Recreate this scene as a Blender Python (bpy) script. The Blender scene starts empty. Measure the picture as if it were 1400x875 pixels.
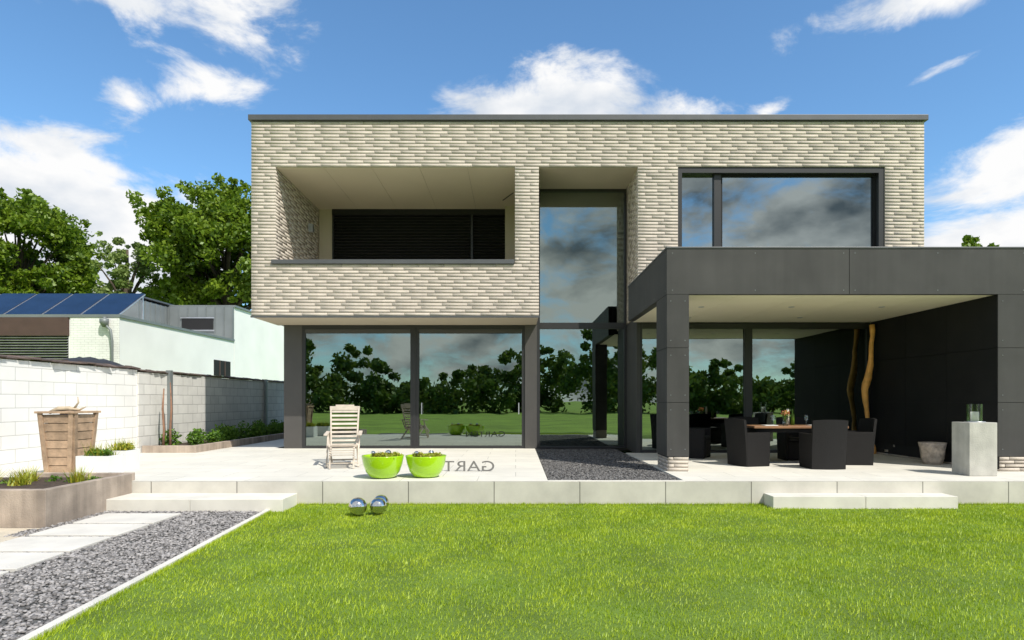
import bpy, math, random
import numpy as np
from mathutils import Vector, Matrix
random.seed(7); rng=np.random.default_rng(7)
S=bpy.context.scene
S.view_settings.view_transform='Standard'; S.view_settings.look='None'; S.view_settings.exposure=0

# ------------------------------------------------------------------ materials
def new_mat(name):
    m=bpy.data.materials.new(name); m.use_nodes=True
    nt=m.node_tree; b=nt.nodes['Principled BSDF']; return m,nt,b
def mat(name,col,rough=.7,var=.12,scale=3.,bump=0.,bscale=40.,metal=0.,island=0.,spec=.5,coat=0.,streak=0.):
    m,nt,b=new_mat(name); N=nt.nodes; L=nt.links
    b.inputs['Roughness'].default_value=rough; b.inputs['Metallic'].default_value=metal
    b.inputs['Specular IOR Level'].default_value=spec; b.inputs['Coat Weight'].default_value=coat
    tc=N.new('ShaderNodeTexCoord')
    n=N.new('ShaderNodeTexNoise'); n.inputs['Scale'].default_value=scale; n.inputs['Detail'].default_value=5
    L.new(tc.outputs['Object'],n.inputs['Vector'])
    mr=N.new('ShaderNodeMapRange'); mr.inputs[1].default_value=.3; mr.inputs[2].default_value=.7
    mr.inputs[3].default_value=1-var; mr.inputs[4].default_value=1+var
    L.new(n.outputs['Fac'],mr.inputs[0])
    fac=mr.outputs[0]
    if streak>0:   # rain streaks running down the surface
        mp=N.new('ShaderNodeMapping'); mp.inputs['Scale'].default_value=(5,5,.35); L.new(tc.outputs['Object'],mp.inputs[0])
        n3=N.new('ShaderNodeTexNoise'); n3.inputs['Scale'].default_value=1.5; n3.inputs['Detail'].default_value=4; L.new(mp.outputs[0],n3.inputs['Vector'])
        m3=N.new('ShaderNodeMapRange'); m3.inputs[1].default_value=.35; m3.inputs[2].default_value=.7; m3.inputs[3].default_value=1+streak*.4; m3.inputs[4].default_value=1-streak; L.new(n3.outputs['Fac'],m3.inputs[0])
        mu=N.new('ShaderNodeMath'); mu.operation='MULTIPLY'; L.new(fac,mu.inputs[0]); L.new(m3.outputs[0],mu.inputs[1]); fac=mu.outputs[0]
    if island>0:
        g=N.new('ShaderNodeNewGeometry'); m2=N.new('ShaderNodeMapRange')
        m2.inputs[3].default_value=1-island; m2.inputs[4].default_value=1+island
        L.new(g.outputs['Random Per Island'],m2.inputs[0])
        mu=N.new('ShaderNodeMath'); mu.operation='MULTIPLY'; L.new(fac,mu.inputs[0]); L.new(m2.outputs[0],mu.inputs[1]); fac=mu.outputs[0]
    vm=N.new('ShaderNodeVectorMath'); vm.operation='SCALE'; vm.inputs[0].default_value=col
    L.new(fac,vm.inputs['Scale']); L.new(vm.outputs[0],b.inputs['Base Color'])
    if bump>0:
        n2=N.new('ShaderNodeTexNoise'); n2.inputs['Scale'].default_value=bscale; n2.inputs['Detail'].default_value=4
        L.new(tc.outputs['Object'],n2.inputs['Vector'])
        bp=N.new('ShaderNodeBump'); bp.inputs['Strength'].default_value=bump; bp.inputs['Distance'].default_value=.02
        L.new(n2.outputs['Fac'],bp.inputs['Height']); L.new(bp.outputs[0],b.inputs['Normal'])
    return m
def tile_mat(name,c1,c2,mortar,w,h,msize,rough=.7,axes='xy',bump=.4,offset=.5,stain=.15):
    m,nt,b=new_mat(name); N=nt.nodes; L=nt.links
    b.inputs['Roughness'].default_value=rough
    tc=N.new('ShaderNodeTexCoord'); sp=N.new('ShaderNodeSeparateXYZ'); cb=N.new('ShaderNodeCombineXYZ')
    L.new(tc.outputs['Object'],sp.inputs[0])
    if axes=='xy': L.new(sp.outputs[0],cb.inputs[0]); L.new(sp.outputs[1],cb.inputs[1])
    else:
        a=N.new('ShaderNodeMath'); L.new(sp.outputs[0],a.inputs[0]); L.new(sp.outputs[1],a.inputs[1])
        L.new(a.outputs[0],cb.inputs[0]); L.new(sp.outputs[2],cb.inputs[1])
    br=N.new('ShaderNodeTexBrick'); br.offset=offset
    br.inputs['Scale'].default_value=1; br.inputs['Brick Width'].default_value=w; br.inputs['Row Height'].default_value=h
    br.inputs['Mortar Size'].default_value=msize; br.inputs['Mortar Smooth'].default_value=.2
    br.inputs['Color1'].default_value=(*c1,1); br.inputs['Color2'].default_value=(*c2,1); br.inputs['Mortar'].default_value=(*mortar,1)
    L.new(cb.outputs[0],br.inputs['Vector'])
    n=N.new('ShaderNodeTexNoise'); n.inputs['Scale'].default_value=1.3; n.inputs['Detail'].default_value=8; n.inputs['Roughness'].default_value=.65
    L.new(tc.outputs['Object'],n.inputs['Vector'])
    mr=N.new('ShaderNodeMapRange'); mr.inputs[1].default_value=.3; mr.inputs[2].default_value=.7
    mr.inputs[3].default_value=1-stain; mr.inputs[4].default_value=1+stain*.5; L.new(n.outputs['Fac'],mr.inputs[0])
    vm=N.new('ShaderNodeVectorMath'); vm.operation='SCALE'; L.new(br.outputs['Color'],vm.inputs[0]); L.new(mr.outputs[0],vm.inputs['Scale'])
    L.new(vm.outputs[0],b.inputs['Base Color'])
    n2=N.new('ShaderNodeTexNoise'); n2.inputs['Scale'].default_value=60; L.new(tc.outputs['Object'],n2.inputs['Vector'])
    ad=N.new('ShaderNodeMath'); ad.operation='MULTIPLY_ADD'; L.new(n2.outputs['Fac'],ad.inputs[0]); ad.inputs[1].default_value=.15
    inv=N.new('ShaderNodeMath'); inv.operation='SUBTRACT'; inv.inputs[0].default_value=1; L.new(br.outputs['Fac'],inv.inputs[1]); L.new(inv.outputs[0],ad.inputs[2])
    bp=N.new('ShaderNodeBump'); bp.inputs['Strength'].default_value=bump; bp.inputs['Distance'].default_value=.008
    L.new(ad.outputs[0],bp.inputs['Height']); L.new(bp.outputs[0],b.inputs['Normal'])
    return m
def leaf_mat(name,c1,c2,trans=.35,patch=0.,pscale=.6):
    m=bpy.data.materials.new(name); m.use_nodes=True; nt=m.node_tree; N=nt.nodes; L=nt.links; N.clear()
    o=N.new('ShaderNodeOutputMaterial'); g=N.new('ShaderNodeNewGeometry')
    mx=N.new('ShaderNodeMix'); mx.data_type='RGBA'; mx.inputs[6].default_value=(*c1,1); mx.inputs[7].default_value=(*c2,1)
    fac=g.outputs['Random Per Island']
    if patch>0:
        tc=N.new('ShaderNodeTexCoord'); n=N.new('ShaderNodeTexNoise'); n.inputs['Scale'].default_value=pscale; n.inputs['Detail'].default_value=5
        L.new(tc.outputs['Object'],n.inputs['Vector'])
        r=N.new('ShaderNodeMapRange'); r.inputs[1].default_value=.32; r.inputs[2].default_value=.68; L.new(n.outputs['Fac'],r.inputs[0])
        q=N.new('ShaderNodeMix'); q.inputs[0].default_value=patch; L.new(fac,q.inputs[2]); L.new(r.outputs[0],q.inputs[3]); fac=q.outputs[0]
    L.new(fac,mx.inputs[0])
    d=N.new('ShaderNodeBsdfDiffuse'); t=N.new('ShaderNodeBsdfTranslucent'); gl=N.new('ShaderNodeBsdfGlossy'); gl.inputs['Roughness'].default_value=.45
    gl.inputs['Color'].default_value=(.7,.8,.6,1)
    L.new(mx.outputs[2],d.inputs[0]); L.new(mx.outputs[2],t.inputs[0])
    a=N.new('ShaderNodeMixShader'); a.inputs[0].default_value=trans; L.new(d.outputs[0],a.inputs[1]); L.new(t.outputs[0],a.inputs[2])
    b=N.new('ShaderNodeMixShader'); b.inputs[0].default_value=.04; L.new(a.outputs[0],b.inputs[1]); L.new(gl.outputs[0],b.inputs[2])
    L.new(b.outputs[0],o.inputs[0]); return m
def glass_mat(name,refl=.36,tint=(.50,.60,.56),gcol=(.86,.95,.97)):
    m=bpy.data.materials.new(name); m.use_nodes=True; nt=m.node_tree; N=nt.nodes; L=nt.links; N.clear()
    o=N.new('ShaderNodeOutputMaterial'); t=N.new('ShaderNodeBsdfTransparent'); t.inputs[0].default_value=(*tint,1)
    g=N.new('ShaderNodeBsdfGlossy'); g.inputs['Roughness'].default_value=0; g.inputs[0].default_value=(*gcol,1)
    lw=N.new('ShaderNodeLayerWeight'); lw.inputs[0].default_value=.25
    mr=N.new('ShaderNodeMapRange'); mr.inputs[3].default_value=refl; mr.inputs[4].default_value=.95; L.new(lw.outputs['Fresnel'],mr.inputs[0])
    tc=N.new('ShaderNodeTexCoord'); n=N.new('ShaderNodeTexNoise'); n.inputs['Scale'].default_value=.9; L.new(tc.outputs['Object'],n.inputs['Vector'])
    bp=N.new('ShaderNodeBump'); bp.inputs['Strength'].default_value=.07; bp.inputs['Distance'].default_value=.02; L.new(n.outputs['Fac'],bp.inputs['Height']); L.new(bp.outputs[0],g.inputs['Normal'])
    x=N.new('ShaderNodeMixShader'); L.new(mr.outputs[0],x.inputs[0]); L.new(t.outputs[0],x.inputs[1]); L.new(g.outputs[0],x.inputs[2]); L.new(x.outputs[0],o.inputs[0])
    return m

M={}
M['brick']=mat('pale_brick',(.53,.465,.395),.85,.06,1.2,.3,60,island=.075,streak=.08)
M['mortar']=mat('mortar',(.33,.29,.245),.9)
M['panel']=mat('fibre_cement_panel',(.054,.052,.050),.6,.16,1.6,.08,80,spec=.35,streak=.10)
M['panelshade']=mat('fibre_cement_panel_shaded',(.014,.014,.014),.65,.16,1.6,.08,80,spec=.2)  # same cladding, darkened: shade on the canopy wall's inner face put into the colour
M['dark']=mat('dark_frame_metal',(.024,.024,.025),.45,.05)
M['pier']=mat('pier_metal',(.070,.066,.062),.5,.06)
M['black']=mat('black_void',(.010,.010,.011),.8)
M['coping']=mat('zinc_coping',(.10,.102,.105),.45,.08,metal=.3)
M['soffit']=mat('soffit_plaster',(.50,.43,.33),.85,.05,1.)
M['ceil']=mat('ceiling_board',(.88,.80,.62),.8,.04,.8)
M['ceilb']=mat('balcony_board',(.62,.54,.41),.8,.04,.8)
M['room']=mat('room_plaster',(.24,.22,.19),.9,.04)
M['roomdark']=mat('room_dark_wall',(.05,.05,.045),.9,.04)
M['floor']=mat('room_floor',(.16,.14,.115),.4,.06)
M['pave']=tile_mat('terrace_paving',(.71,.68,.60),(.66,.635,.56),(.38,.36,.31),1.2,.6,.005,.75,'xy',.3,.5,.12)
M['riser']=tile_mat('terrace_riser_stone',(.58,.55,.485),(.53,.505,.445),(.16,.15,.13),1.32,.9,.008,.8,'xz',.3,0,.22)
M['step']=mat('step_stone',(.66,.63,.555),.8,.10,2.5,.15,70)
M['slab']=mat('path_slab',(.64,.61,.55),.85,.10,2.5,.2,90)
M['wallA']=tile_mat('white_block_wall',(.90,.89,.86),(.87,.86,.83),(.55,.54,.51),.62,.245,.006,.8,'xz',.5,.5,.07)
M['wallB']=tile_mat('grey_block_wall',(.76,.745,.70),(.70,.685,.645),(.42,.41,.385),.5,.25,.008,.85,'xz',.5,.5,.15)
M['white']=mat('white_render',(.89,.88,.86),.85,.05,.8)
M['whitebrick']=tile_mat('white_painted_brick',(.85,.84,.82),(.83,.82,.80),(.66,.65,.63),.25,.08,.008,.85,'xz',.5)
M['zinc']=mat('zinc_cladding',(.20,.22,.22),.5,.10,1.5,metal=.2)
M['brown']=mat('brown_fascia',(.085,.048,.04),.6)
M['solar']=mat('solar_cells',(.010,.022,.055),.12,.2,2,spec=.8)
M['alu']=mat('aluminium',(.55,.56,.58),.4,metal=.8)
M['tile']=mat('roof_tile',(.12,.085,.068),.8,.2,5,.3,50,island=.4)
M['tarp']=mat('black_tarp',(.035,.035,.038),.6,.1,3,.5,8)
M['planter']=mat('weathered_concrete',(.38,.31,.25),.9,.30,2.2,.3,40,streak=.25)
M['soil']=mat('soil',(.06,.04,.028),1,.4,12,1,30)
M['wood']=mat('weathered_wood',(.42,.29,.19),.8,.25,9,.5,40,island=.25)
M['teak']=mat('silvered_teak',(.54,.47,.39),.75,.14,8,.2,60,island=.14)
M['drift']=mat('driftwood_orange',(.95,.47,.12),.6,.20,6,.5,14)
M['driftpale']=mat('driftwood_pale',(.50,.40,.28),.8,.2,10,.4,20)
M['rust']=mat('rusty_iron',(.24,.13,.08),.8,.3,12,.3,60)
M['whitebox']=mat('white_planter',(.78,.79,.77),.5,.04)
M['lime']=mat('lime_lacquer',(.36,.62,.010),.18,.03,1,coat=.6)
M['chrome']=mat('polished_steel',(.66,.64,.60),.05,.02,metal=1)
M['letters']=mat('letter_steel',(.16,.155,.145),.5,.15,10)
M['rattan']=mat('black_rattan',(.011,.010,.010),.6,.3,60,1,130,spec=.3)
M['table']=mat('table_wood',(.26,.13,.06),.5,.2,8,.1)
M['pedestal']=mat('cast_concrete',(.47,.455,.41),.85,.14,4,.3,50,streak=.12)
M['pot']=mat('bark_pot',(.50,.42,.35),.9,.45,9,.8,25)
M['candle']=mat('candle_wax',(.85,.80,.68),.5,.03)
M['curtain']=mat('ochre_curtain',(.42,.30,.12),.8,.03)
M['bark']=mat('tree_bark',(.09,.07,.05),.9,.3,6,1,20)
M['ground']=mat('grass_ground',(.22,.34,.035),.95,.28,.35,.6,30)
M['lawnbase']=mat('lawn_soil',(.12,.19,.02),1,.25,1.2,.8,60)
M['gravelbase']=mat('gravel_bed',(.12,.12,.115),1,.4,60,1,80)
M['sand']=mat('sand',(.56,.49,.38),1,.12,8,.4,80)
M['gravel']=mat('slate_gravel',(.245,.23,.22),.75,.12,10,island=.62)
M['gravel2']=mat('dark_gravel',(.125,.12,.115),.75,.12,10,island=.6)
M['blade']=leaf_mat('grass_blade',(.22,.36,.008),(.58,.68,.032),.4,.55,1.6)
M['leaf']=leaf_mat('oak_leaf',(.055,.12,.008),(.23,.32,.020),.38,.4,.5)
M['leaf2']=leaf_mat('birch_leaf',(.18,.26,.07),(.32,.40,.12),.45)
M['leafd']=leaf_mat('far_leaf',(.06,.115,.018),(.20,.27,.04),.35,.6,.10)
M['shrub']=leaf_mat('shrub_leaf',(.05,.13,.015),(.17,.30,.03),.35)
M['yellow']=leaf_mat('yellow_green_leaf',(.22,.34,.03),(.55,.46,.05),.35)
M['petal']=leaf_mat('petal',(.6,.08,.2),(.8,.6,.1),.3)
M['glass']=glass_mat('window_glass',.46,(.32,.38,.33),(.52,.60,.56))
M['glass2']=glass_mat('upper_window_glass',.50,(.24,.29,.28),(.58,.66,.66))
M['clear']=glass_mat('clear_glass',.08,(.92,.94,.93))

# ------------------------------------------------------------------ mesh helpers
def link(o,parent=None):
    S.collection.objects.link(o)
    if parent: o.parent=parent
    return o
def empty(name,loc=(0,0,0)):
    e=bpy.data.objects.new(name,None); e.empty_display_size=.2; e.location=loc; return link(e)
def mesh(name,V,F,m,parent=None,smooth=False):
    me=bpy.data.meshes.new(name); me.from_pydata([tuple(v) for v in V],[],F); me.update()
    me.materials.append(M[m] if isinstance(m,str) else m)
    if smooth: me.polygons.foreach_set('use_smooth',[True]*len(me.polygons))
    return link(bpy.data.objects.new(name,me),parent)
BF=[(0,3,2,1),(4,5,6,7),(0,1,5,4),(1,2,6,5),(2,3,7,6),(3,0,4,7)]
def boxes(name,B,m,parent=None,bevel=0.):
    V=[];F=[]
    for (x0,x1,y0,y1,z0,z1) in B:
        k=len(V)
        V+=[(x0,y0,z0),(x1,y0,z0),(x1,y1,z0),(x0,y1,z0),(x0,y0,z1),(x1,y0,z1),(x1,y1,z1),(x0,y1,z1)]
        F+=[tuple(i+k for i in f) for f in BF]
    o=mesh(name,V,F,m,parent)
    if bevel:
        b=o.modifiers.new('b','BEVEL'); b.width=bevel; b.segments=2
    return o
def box(name,x0,x1,y0,y1,z0,z1,m,parent=None,bevel=0.): return boxes(name,[(x0,x1,y0,y1,z0,z1)],m,parent,bevel)
def beams(name,L,m,parent=None,bevel=0.,loc=None,rz=0.,up=(0,0,1)):
    V=[];F=[]
    for it in L:
        p0,p1,w,h=it[:4]; u=Vector(it[4]) if len(it)>4 else Vector(up)
        p0=Vector(p0);p1=Vector(p1); d=(p1-p0).normalized()
        if abs(d.dot(u))>.98: u=Vector((0,1,0))
        s=d.cross(u).normalized(); t=s.cross(d).normalized(); k=len(V)
        for p in (p0,p1):
            for a,b in ((-1,-1),(1,-1),(1,1),(-1,1)): V.append(p+s*w/2*a+t*h/2*b)
        F+=[tuple(i+k for i in f) for f in ((0,1,2,3),(7,6,5,4),(0,4,5,1),(1,5,6,2),(2,6,7,3),(3,7,4,0))]
    if loc is not None:
        R=Matrix.Rotation(rz,3,'Z'); V=[R@Vector(v)+Vector(loc) for v in V]
    o=mesh(name,V,F,m,parent)
    if bevel: b=o.modifiers.new('b','BEVEL'); b.width=bevel; b.segments=2
    return o
def lathe(name,prof,loc,m,parent=None,seg=40,smooth=True,wob=0.):
    V=[];F=[];n=len(prof)
    for i in range(seg):
        a=2*math.pi*i/seg; w=1+wob*random.uniform(-1,1)
        for r,z in prof: V.append((loc[0]+r*w*math.cos(a),loc[1]+r*w*math.sin(a),loc[2]+z))
    for i in range(seg):
        j=(i+1)%seg
        for k in range(n-1): F.append((i*n+k,j*n+k,j*n+k+1,i*n+k+1))
    return mesh(name,V,F,m,parent,smooth)
def tube(name,pts,m,parent=None,seg=10,wob=0.):
    V=[];F=[];n=len(pts)
    for i,p in enumerate(pts):
        P=Vector(p[:3]); a=Vector(pts[max(i-1,0)][:3]); b=Vector(pts[min(i+1,n-1)][:3]); d=(b-a).normalized()
        u=Vector((0,1,0)) if abs(d.y)<.9 else Vector((1,0,0)); s=d.cross(u).normalized(); t=s.cross(d)
        for k in range(seg):
            q=2*math.pi*k/seg; r=p[3]*(1+wob*random.uniform(-1,1)); V.append(P+s*math.cos(q)*r+t*math.sin(q)*r)
    for i in range(n-1):
        for k in range(seg): F.append((i*seg+k,i*seg+(k+1)%seg,(i+1)*seg+(k+1)%seg,(i+1)*seg+k))
    F.append(tuple(range(seg-1,-1,-1))); F.append(tuple((n-1)*seg+k for k in range(seg)))
    return mesh(name,V,F,m,parent,True)
def npmesh(name,V,nper,m,parent=None,smooth=False,faces=None):
    N,k,_=V.shape; me=bpy.data.meshes.new(name)
    me.vertices.add(N*k); me.vertices.foreach_set('co',V.reshape(-1).astype(np.float32))
    if faces is None: T=np.arange(k)[None,:]
    else: T=np.array(faces)
    fk=T.shape[1]; idx=(np.arange(N)[:,None,None]*k+T[None]).reshape(-1)
    nf=N*T.shape[0]
    me.loops.add(len(idx)); me.loops.foreach_set('vertex_index',idx.astype(np.int32))
    me.polygons.add(nf); me.polygons.foreach_set('loop_start',(np.arange(nf)*fk).astype(np.int32))
    try: me.polygons.foreach_set('loop_total',np.full(nf,fk,dtype=np.int32))
    except Exception: pass
    me.update(calc_edges=True); me.validate()
    me.materials.append(M[m]); 
    return link(bpy.data.objects.new(name,me),parent)
def unit(n):
    v=rng.normal(size=(n,3)); return v/np.linalg.norm(v,axis=1)[:,None]
def leaves(name,P,size,m,parent=None,aspect=.6,upbias=.35):
    n=len(P); nrm=unit(n); nrm[:,2]+=upbias; nrm/=np.linalg.norm(nrm,axis=1)[:,None]
    a=np.cross(nrm,unit(n)); a/=np.linalg.norm(a,axis=1)[:,None]+1e-9; b=np.cross(nrm,a)
    s=(size*rng.uniform(.6,1.3,n))[:,None]
    V=np.stack([P-a*s,P+b*s*aspect,P+a*s,P-b*s*aspect],axis=1)
    return npmesh(name,V,4,m,parent)
def blades(name,P,h,w,m,parent=None,lean=.5):
    n=len(P); hh=(h*rng.uniform(.55,1.25,n)) ; an=rng.uniform(0,2*np.pi,n); le=rng.uniform(0,lean,n)*hh
    d=np.stack([np.cos(an),np.sin(an),np.zeros(n)],1); s=np.stack([-np.sin(an+.6),np.cos(an+.6),np.zeros(n)],1)*(np.asarray(w)*rng.uniform(.7,1.3,n))[:,None]
    top=P+d*le[:,None]; top[:,2]+=hh
    V=np.stack([P-s,P+s,top],axis=1); return npmesh(name,V,3,m,parent)
def pebbles(name,P,size,m,parent=None):
    t=(1+5**.5)/2
    iv=np.array([(-1,t,0),(1,t,0),(-1,-t,0),(1,-t,0),(0,-1,t),(0,1,t),(0,-1,-t),(0,1,-t),(t,0,-1),(t,0,1),(-t,0,-1),(-t,0,1)])/math.sqrt(1+t*t)
    fc=[(0,11,5),(0,5,1),(0,1,7),(0,7,10),(0,10,11),(1,5,9),(5,11,4),(11,10,2),(10,7,6),(7,1,8),(3,9,4),(3,4,2),(3,2,6),(3,6,8),(3,8,9),(4,9,5),(2,4,11),(6,2,10),(8,6,7),(9,8,1)]
    n=len(P); V=iv[None]*rng.uniform(.75,1.2,(n,12,1)); V=V*(size*rng.uniform(.5,1.25,(n,1,1)))*np.stack([rng.uniform(.8,1.3,n),rng.uniform(.7,1.1,n),rng.uniform(.35,.65,n)],1)[:,None,:]
    a=rng.uniform(0,2*np.pi,n); c,s=np.cos(a)[:,None],np.sin(a)[:,None]
    tilt=rng.uniform(-.6,.6,n); ct,st=np.cos(tilt)[:,None],np.sin(tilt)[:,None]
    x,y,z=V[...,0],V[...,1],V[...,2]; y,z=y*ct-z*st,y*st+z*ct; x,y=x*c-y*s,x*s+y*c
    V=np.stack([x,y,z],-1)+P[:,None,:]; return npmesh(name,V,3,m,parent,faces=fc)
def clump(cx,cy,cz,rx,ry,rz,n):
    p=unit(n)*(rng.uniform(0,1,n)**.45)[:,None]; return p*np.array([rx,ry,rz])+np.array([cx,cy,cz])

# ------------------------------------------------------------------ ground
mesh('ground',[(-900,-900,-.02),(900,-900,-.02),(900,1200,-.02),(-900,1200,-.02)],[(0,1,2,3)],'ground')
def edge_x(y): return -3.21-(y-4.16)*.0684
lawn=mesh('lawn',[(edge_x(1.),1.,-.004),(12,1.,-.004),(12,9.55,-.004),(edge_x(9.55),9.55,-.004)],[(0,1,2,3)],'lawnbase')
n=360000; Y=1.9+(9.57-1.9)*rng.uniform(0,1,n)**.9; X=rng.uniform(-3.6,11.8,n)
k=(X>-3.21-(Y-4.16)*.0684+.01)&(np.abs(X)<Y*1.0+1.2); X=X[k];Y=Y[k]
P=np.stack([X,Y,np.full(len(X),-.006)],1)
hm=.029+.008*np.sin(X*2.1+np.sin(Y*1.7)*1.5)*np.sin(Y*2.6+X*.7)+.006*np.sin(X*9+np.sin(Y*7)*2)*np.sin(Y*11+X*3)
blades('grass_blades',P,hm,.0024+.0002*Y,'blade',lawn,1.1)
n=9000; X=rng.uniform(-3.6,11.8,n); P=np.stack([X,9.575-np.abs(rng.normal(0,.025,n)),np.full(n,-.006)],1)
blades('grass_fringe',P,.05,.003,'blade',lawn,.6)
n=5000; Y=rng.uniform(2,9.5,n); P=np.stack([-3.21-(Y-4.16)*.0684+np.abs(rng.normal(0,.02,n)),Y,np.full(n,-.006)],1)
blades('grass_edge',P,.045,.003,'blade',lawn,.9)

# path
path=empty('garden_path')
mesh('gravel_bed',[(-6.6,2,.0),(edge_x(2)-.07,2,.0),(edge_x(9)-.07,8.96,.0),(-6.6,8.96,.0)],[(0,1,2,3)],'gravelbase',path)
E=[]
yy=2.0
while yy<9.4:
    y2=min(yy+1.0,9.5); E.append(((edge_x(yy)-.035,yy+.003,-.01),(edge_x(y2)-.035,y2-.003,-.01),.07,.09)); yy=y2
beams('concrete_edging',E,'slab',path,.004)
SL=[(8.00,8.66),(7.27,7.91),(6.50,7.17),(5.80,6.42),(5.05,5.72),(4.3,4.97),(3.55,4.22)]
boxes('stepping_slabs',[(-5.70,-4.66,a,b,-.02,.035) for a,b in SL],'slab',path,.006)
n=26000; Y=rng.uniform(2.3,8.95,n); X=rng.uniform(-6.0,-3.2,n)
k=(X<-3.21-(Y-4.16)*.0684-.085); 
for a,b in SL: k&=~((X>-5.70)&(X<-4.66)&(Y>a)&(Y<b))
k&=~((X<-5.92)&(Y>7.7))
k&=~(X<-5.55-(7.7-Y)*.35)|(Y>7.3)
P=np.stack([X,Y,rng.uniform(.004,.014,n)],1)[k]
pebbles('gravel_stones',P,.021,'gravel',path)
mesh('sand_patch',[(-9,4,.004),(-6.2,4,.004),(-5.75,7.2,.004),(-5.9,7.79,.004),(-9,7.79,.004)],[(0,1,2,3,4)],'sand',path)

# terrace
ter=empty('terrace')
box('paving_left',-8.95,.50,9.60,16.25,.0,.36,'pave',ter)
box('paving_back_left',-8.95,-6.3,16.253,30,.0,.357,'pave',ter)
box('paving_right',2.62,12.5,9.60,14.8,.0,.36,'pave',ter)
box('gravel_trough',.502,2.618,9.60,16.25,.0,.32,'gravelbase',ter)
boxes('riser_facing',[(-6.06,12.5,9.572,9.598,-.05,.355)],'riser',ter)
box('trough_edge',.502,2.618,9.60,9.72,.321,.36,'step',ter)
n=19000; P=np.stack([rng.uniform(.52,2.60,n),rng.uniform(9.73,16.2,n),rng.uniform(.325,.345,n)],1)
pebbles('trough_gravel',P,.021,'gravel2',ter)
st=empty('garden_steps'); boxes('step_left_blocks',[(-6.04,-4.70,8.96,9.57,-.05,.18),(-4.694,-3.36,8.96,9.57,-.05,.18)],'step',st,.006)
st2=empty('garden_steps.001'); boxes('step_right_blocks',[(3.82,5.19,9.22,9.57,-.05,.18),(5.196,6.56,9.22,9.57,-.05,.18)],'step',st2,.006)

# ------------------------------------------------------------------ house
H=empty('brick_house')
rh=(8.19-3.6)/60; z0=3.6; ZT=z0+46*rh; ZB=z0+16*rh; ZW=z0+15*rh
XL,XR=-6.24,9.64; YF=14.66; YB=26.0
bricks=[]
def lay(a0,a1,zs,ze,holes,mp,seed,L=.60):
    r=random.Random(seed); rows=int(round((ze-zs)/rh))
    for i in range(rows):
        za=zs+i*rh; zm=za+rh/2; iv=[(a0,a1)]
        for h in holes:
            if h[2]<zm<h[3]:
                nv=[]
                for s,e in iv:
                    if h[1]<=s or h[0]>=e: nv.append((s,e))
                    else:
                        if h[0]>s: nv.append((s,h[0]))
                        if h[1]<e: nv.append((h[1],e))
                iv=nv
        off=(0,.5)[i%2]*L+r.choice([0,0,.25*L])+r.uniform(-.02,.02)
        for s,e in iv:
            a=s; nx=a0-off
            while nx<=s+.08: nx+=L
            while a<e-1e-4:
                b=min(nx,e); 
                if e-b<.08: b=e
                g=.003; d=r.uniform(.005,.010); sk=r.uniform(-.0012,.0012); j1=r.uniform(-.002,.002); j2=r.uniform(-.002,.002)
                lo=za+.006; hi=za+rh-.003
                c=.003
                q=[(a+g,lo+j1,-.02),(b-g,lo+j2,-.02),(b-g,hi+j2,-.02),(a+g,hi+j1,-.02),
                   (a+g+c,lo+c+j1,d+sk),(b-g-c,lo+c+j2,d-sk),(b-g-c,hi-c+j2,d-sk),(a+g+c,hi-c+j1,d+sk)]
                bricks.append([mp(*t) for t in q])
                a=b; nx=b+L*r.choice([1,1,1,1,.96,1.03])
front=lambda y:(lambda a,z,d:(a,y-d,z))
lay(XL,XR,z0,z0+60*rh,[(-5.66,-.02,ZB,ZT),(.55,2.88,0,ZT),(3.83,8.71,ZW,ZT)],front(YF+.01),1)
posx=lambda x:(lambda a,z,d:(x+d,a,z)); negx=lambda x:(lambda a,z,d:(x-d,a,z))
lay(YF,17.9,z0+5*rh,ZT,[],posx(-5.67),2)
lay(YF,17.9,z0+5*rh,ZT,[],negx(-.01),3)
lay(YF,16.18,z0,ZT,[],negx(2.89),4)
lay(YF,16.18,z0,ZT,[],posx(.54),5)
lay(YF,YB,z0,z0+60*rh,[],negx(XL+.01),6)
lay(YF,YB,z0,z0+60*rh,[],posx(XR-.01),7)
A=np.array(bricks,dtype=float)
BFN=[(0,1,5,4),(1,2,6,5),(2,3,7,6),(3,0,4,7),(4,5,6,7)]
npmesh('brick_facing',A,4,'brick',H,faces=BFN)
T=.30; y1=YF+.008; y2=YF+T
sh=[(XL+.012,XR-.012,y1,y2,ZT,8.188),
    (XL+.012,-5.672,y1,y2,z0,ZT),(-5.672,-.008,y1,y2,z0,ZB),(-.008,.538,y1,y2,z0,ZT),
    (2.892,3.83,y1,y2,z0,ZT),(3.83,8.71,y1,y2,z0,ZW),(8.71,XR-.012,y1,y2,z0,ZT),
    (XL+.012,-5.672,y2,YB,z0,8.188),(XR-.312,XR-.012,y2,YB,z0,8.188),
    (-.008,.538,y2,17.9,z0,ZT),(2.892,3.1,y2,YB,z0,ZT),
    (-5.672,XR-.312,YB-.3,YB,z0,8.188)]
boxes('wall_core',sh,'mortar',H)
boxes('floor_slab',[(-5.67,.538,y2,YB-.3,z0+.01,3.95),(3.1,9.32,y2,YB-.3,z0+.01,3.95),(.538,3.1,18.2,YB-.3,z0+.01,3.95)],'soffit',H)
boxes('overhang_soffit',[(XL+.02,.535,YF+.03,16.28,z0-.028,z0-.001),(2.895,XR-.02,YF+.03,14.84,z0-.028,z0-.001)],'soffit',H)
box('soffit_trim',XL-.01,.56,YF-.012,YF+.03,z0-.035,z0+.004,'coping',H)
box('roof_slab',-5.67,9.32,y2,YB-.3,7.85,8.1,'room',H)
box('roof_membrane',XL+.05,XR-.05,YF+.05,YB-.05,8.189,8.22,'coping',H)
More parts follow.
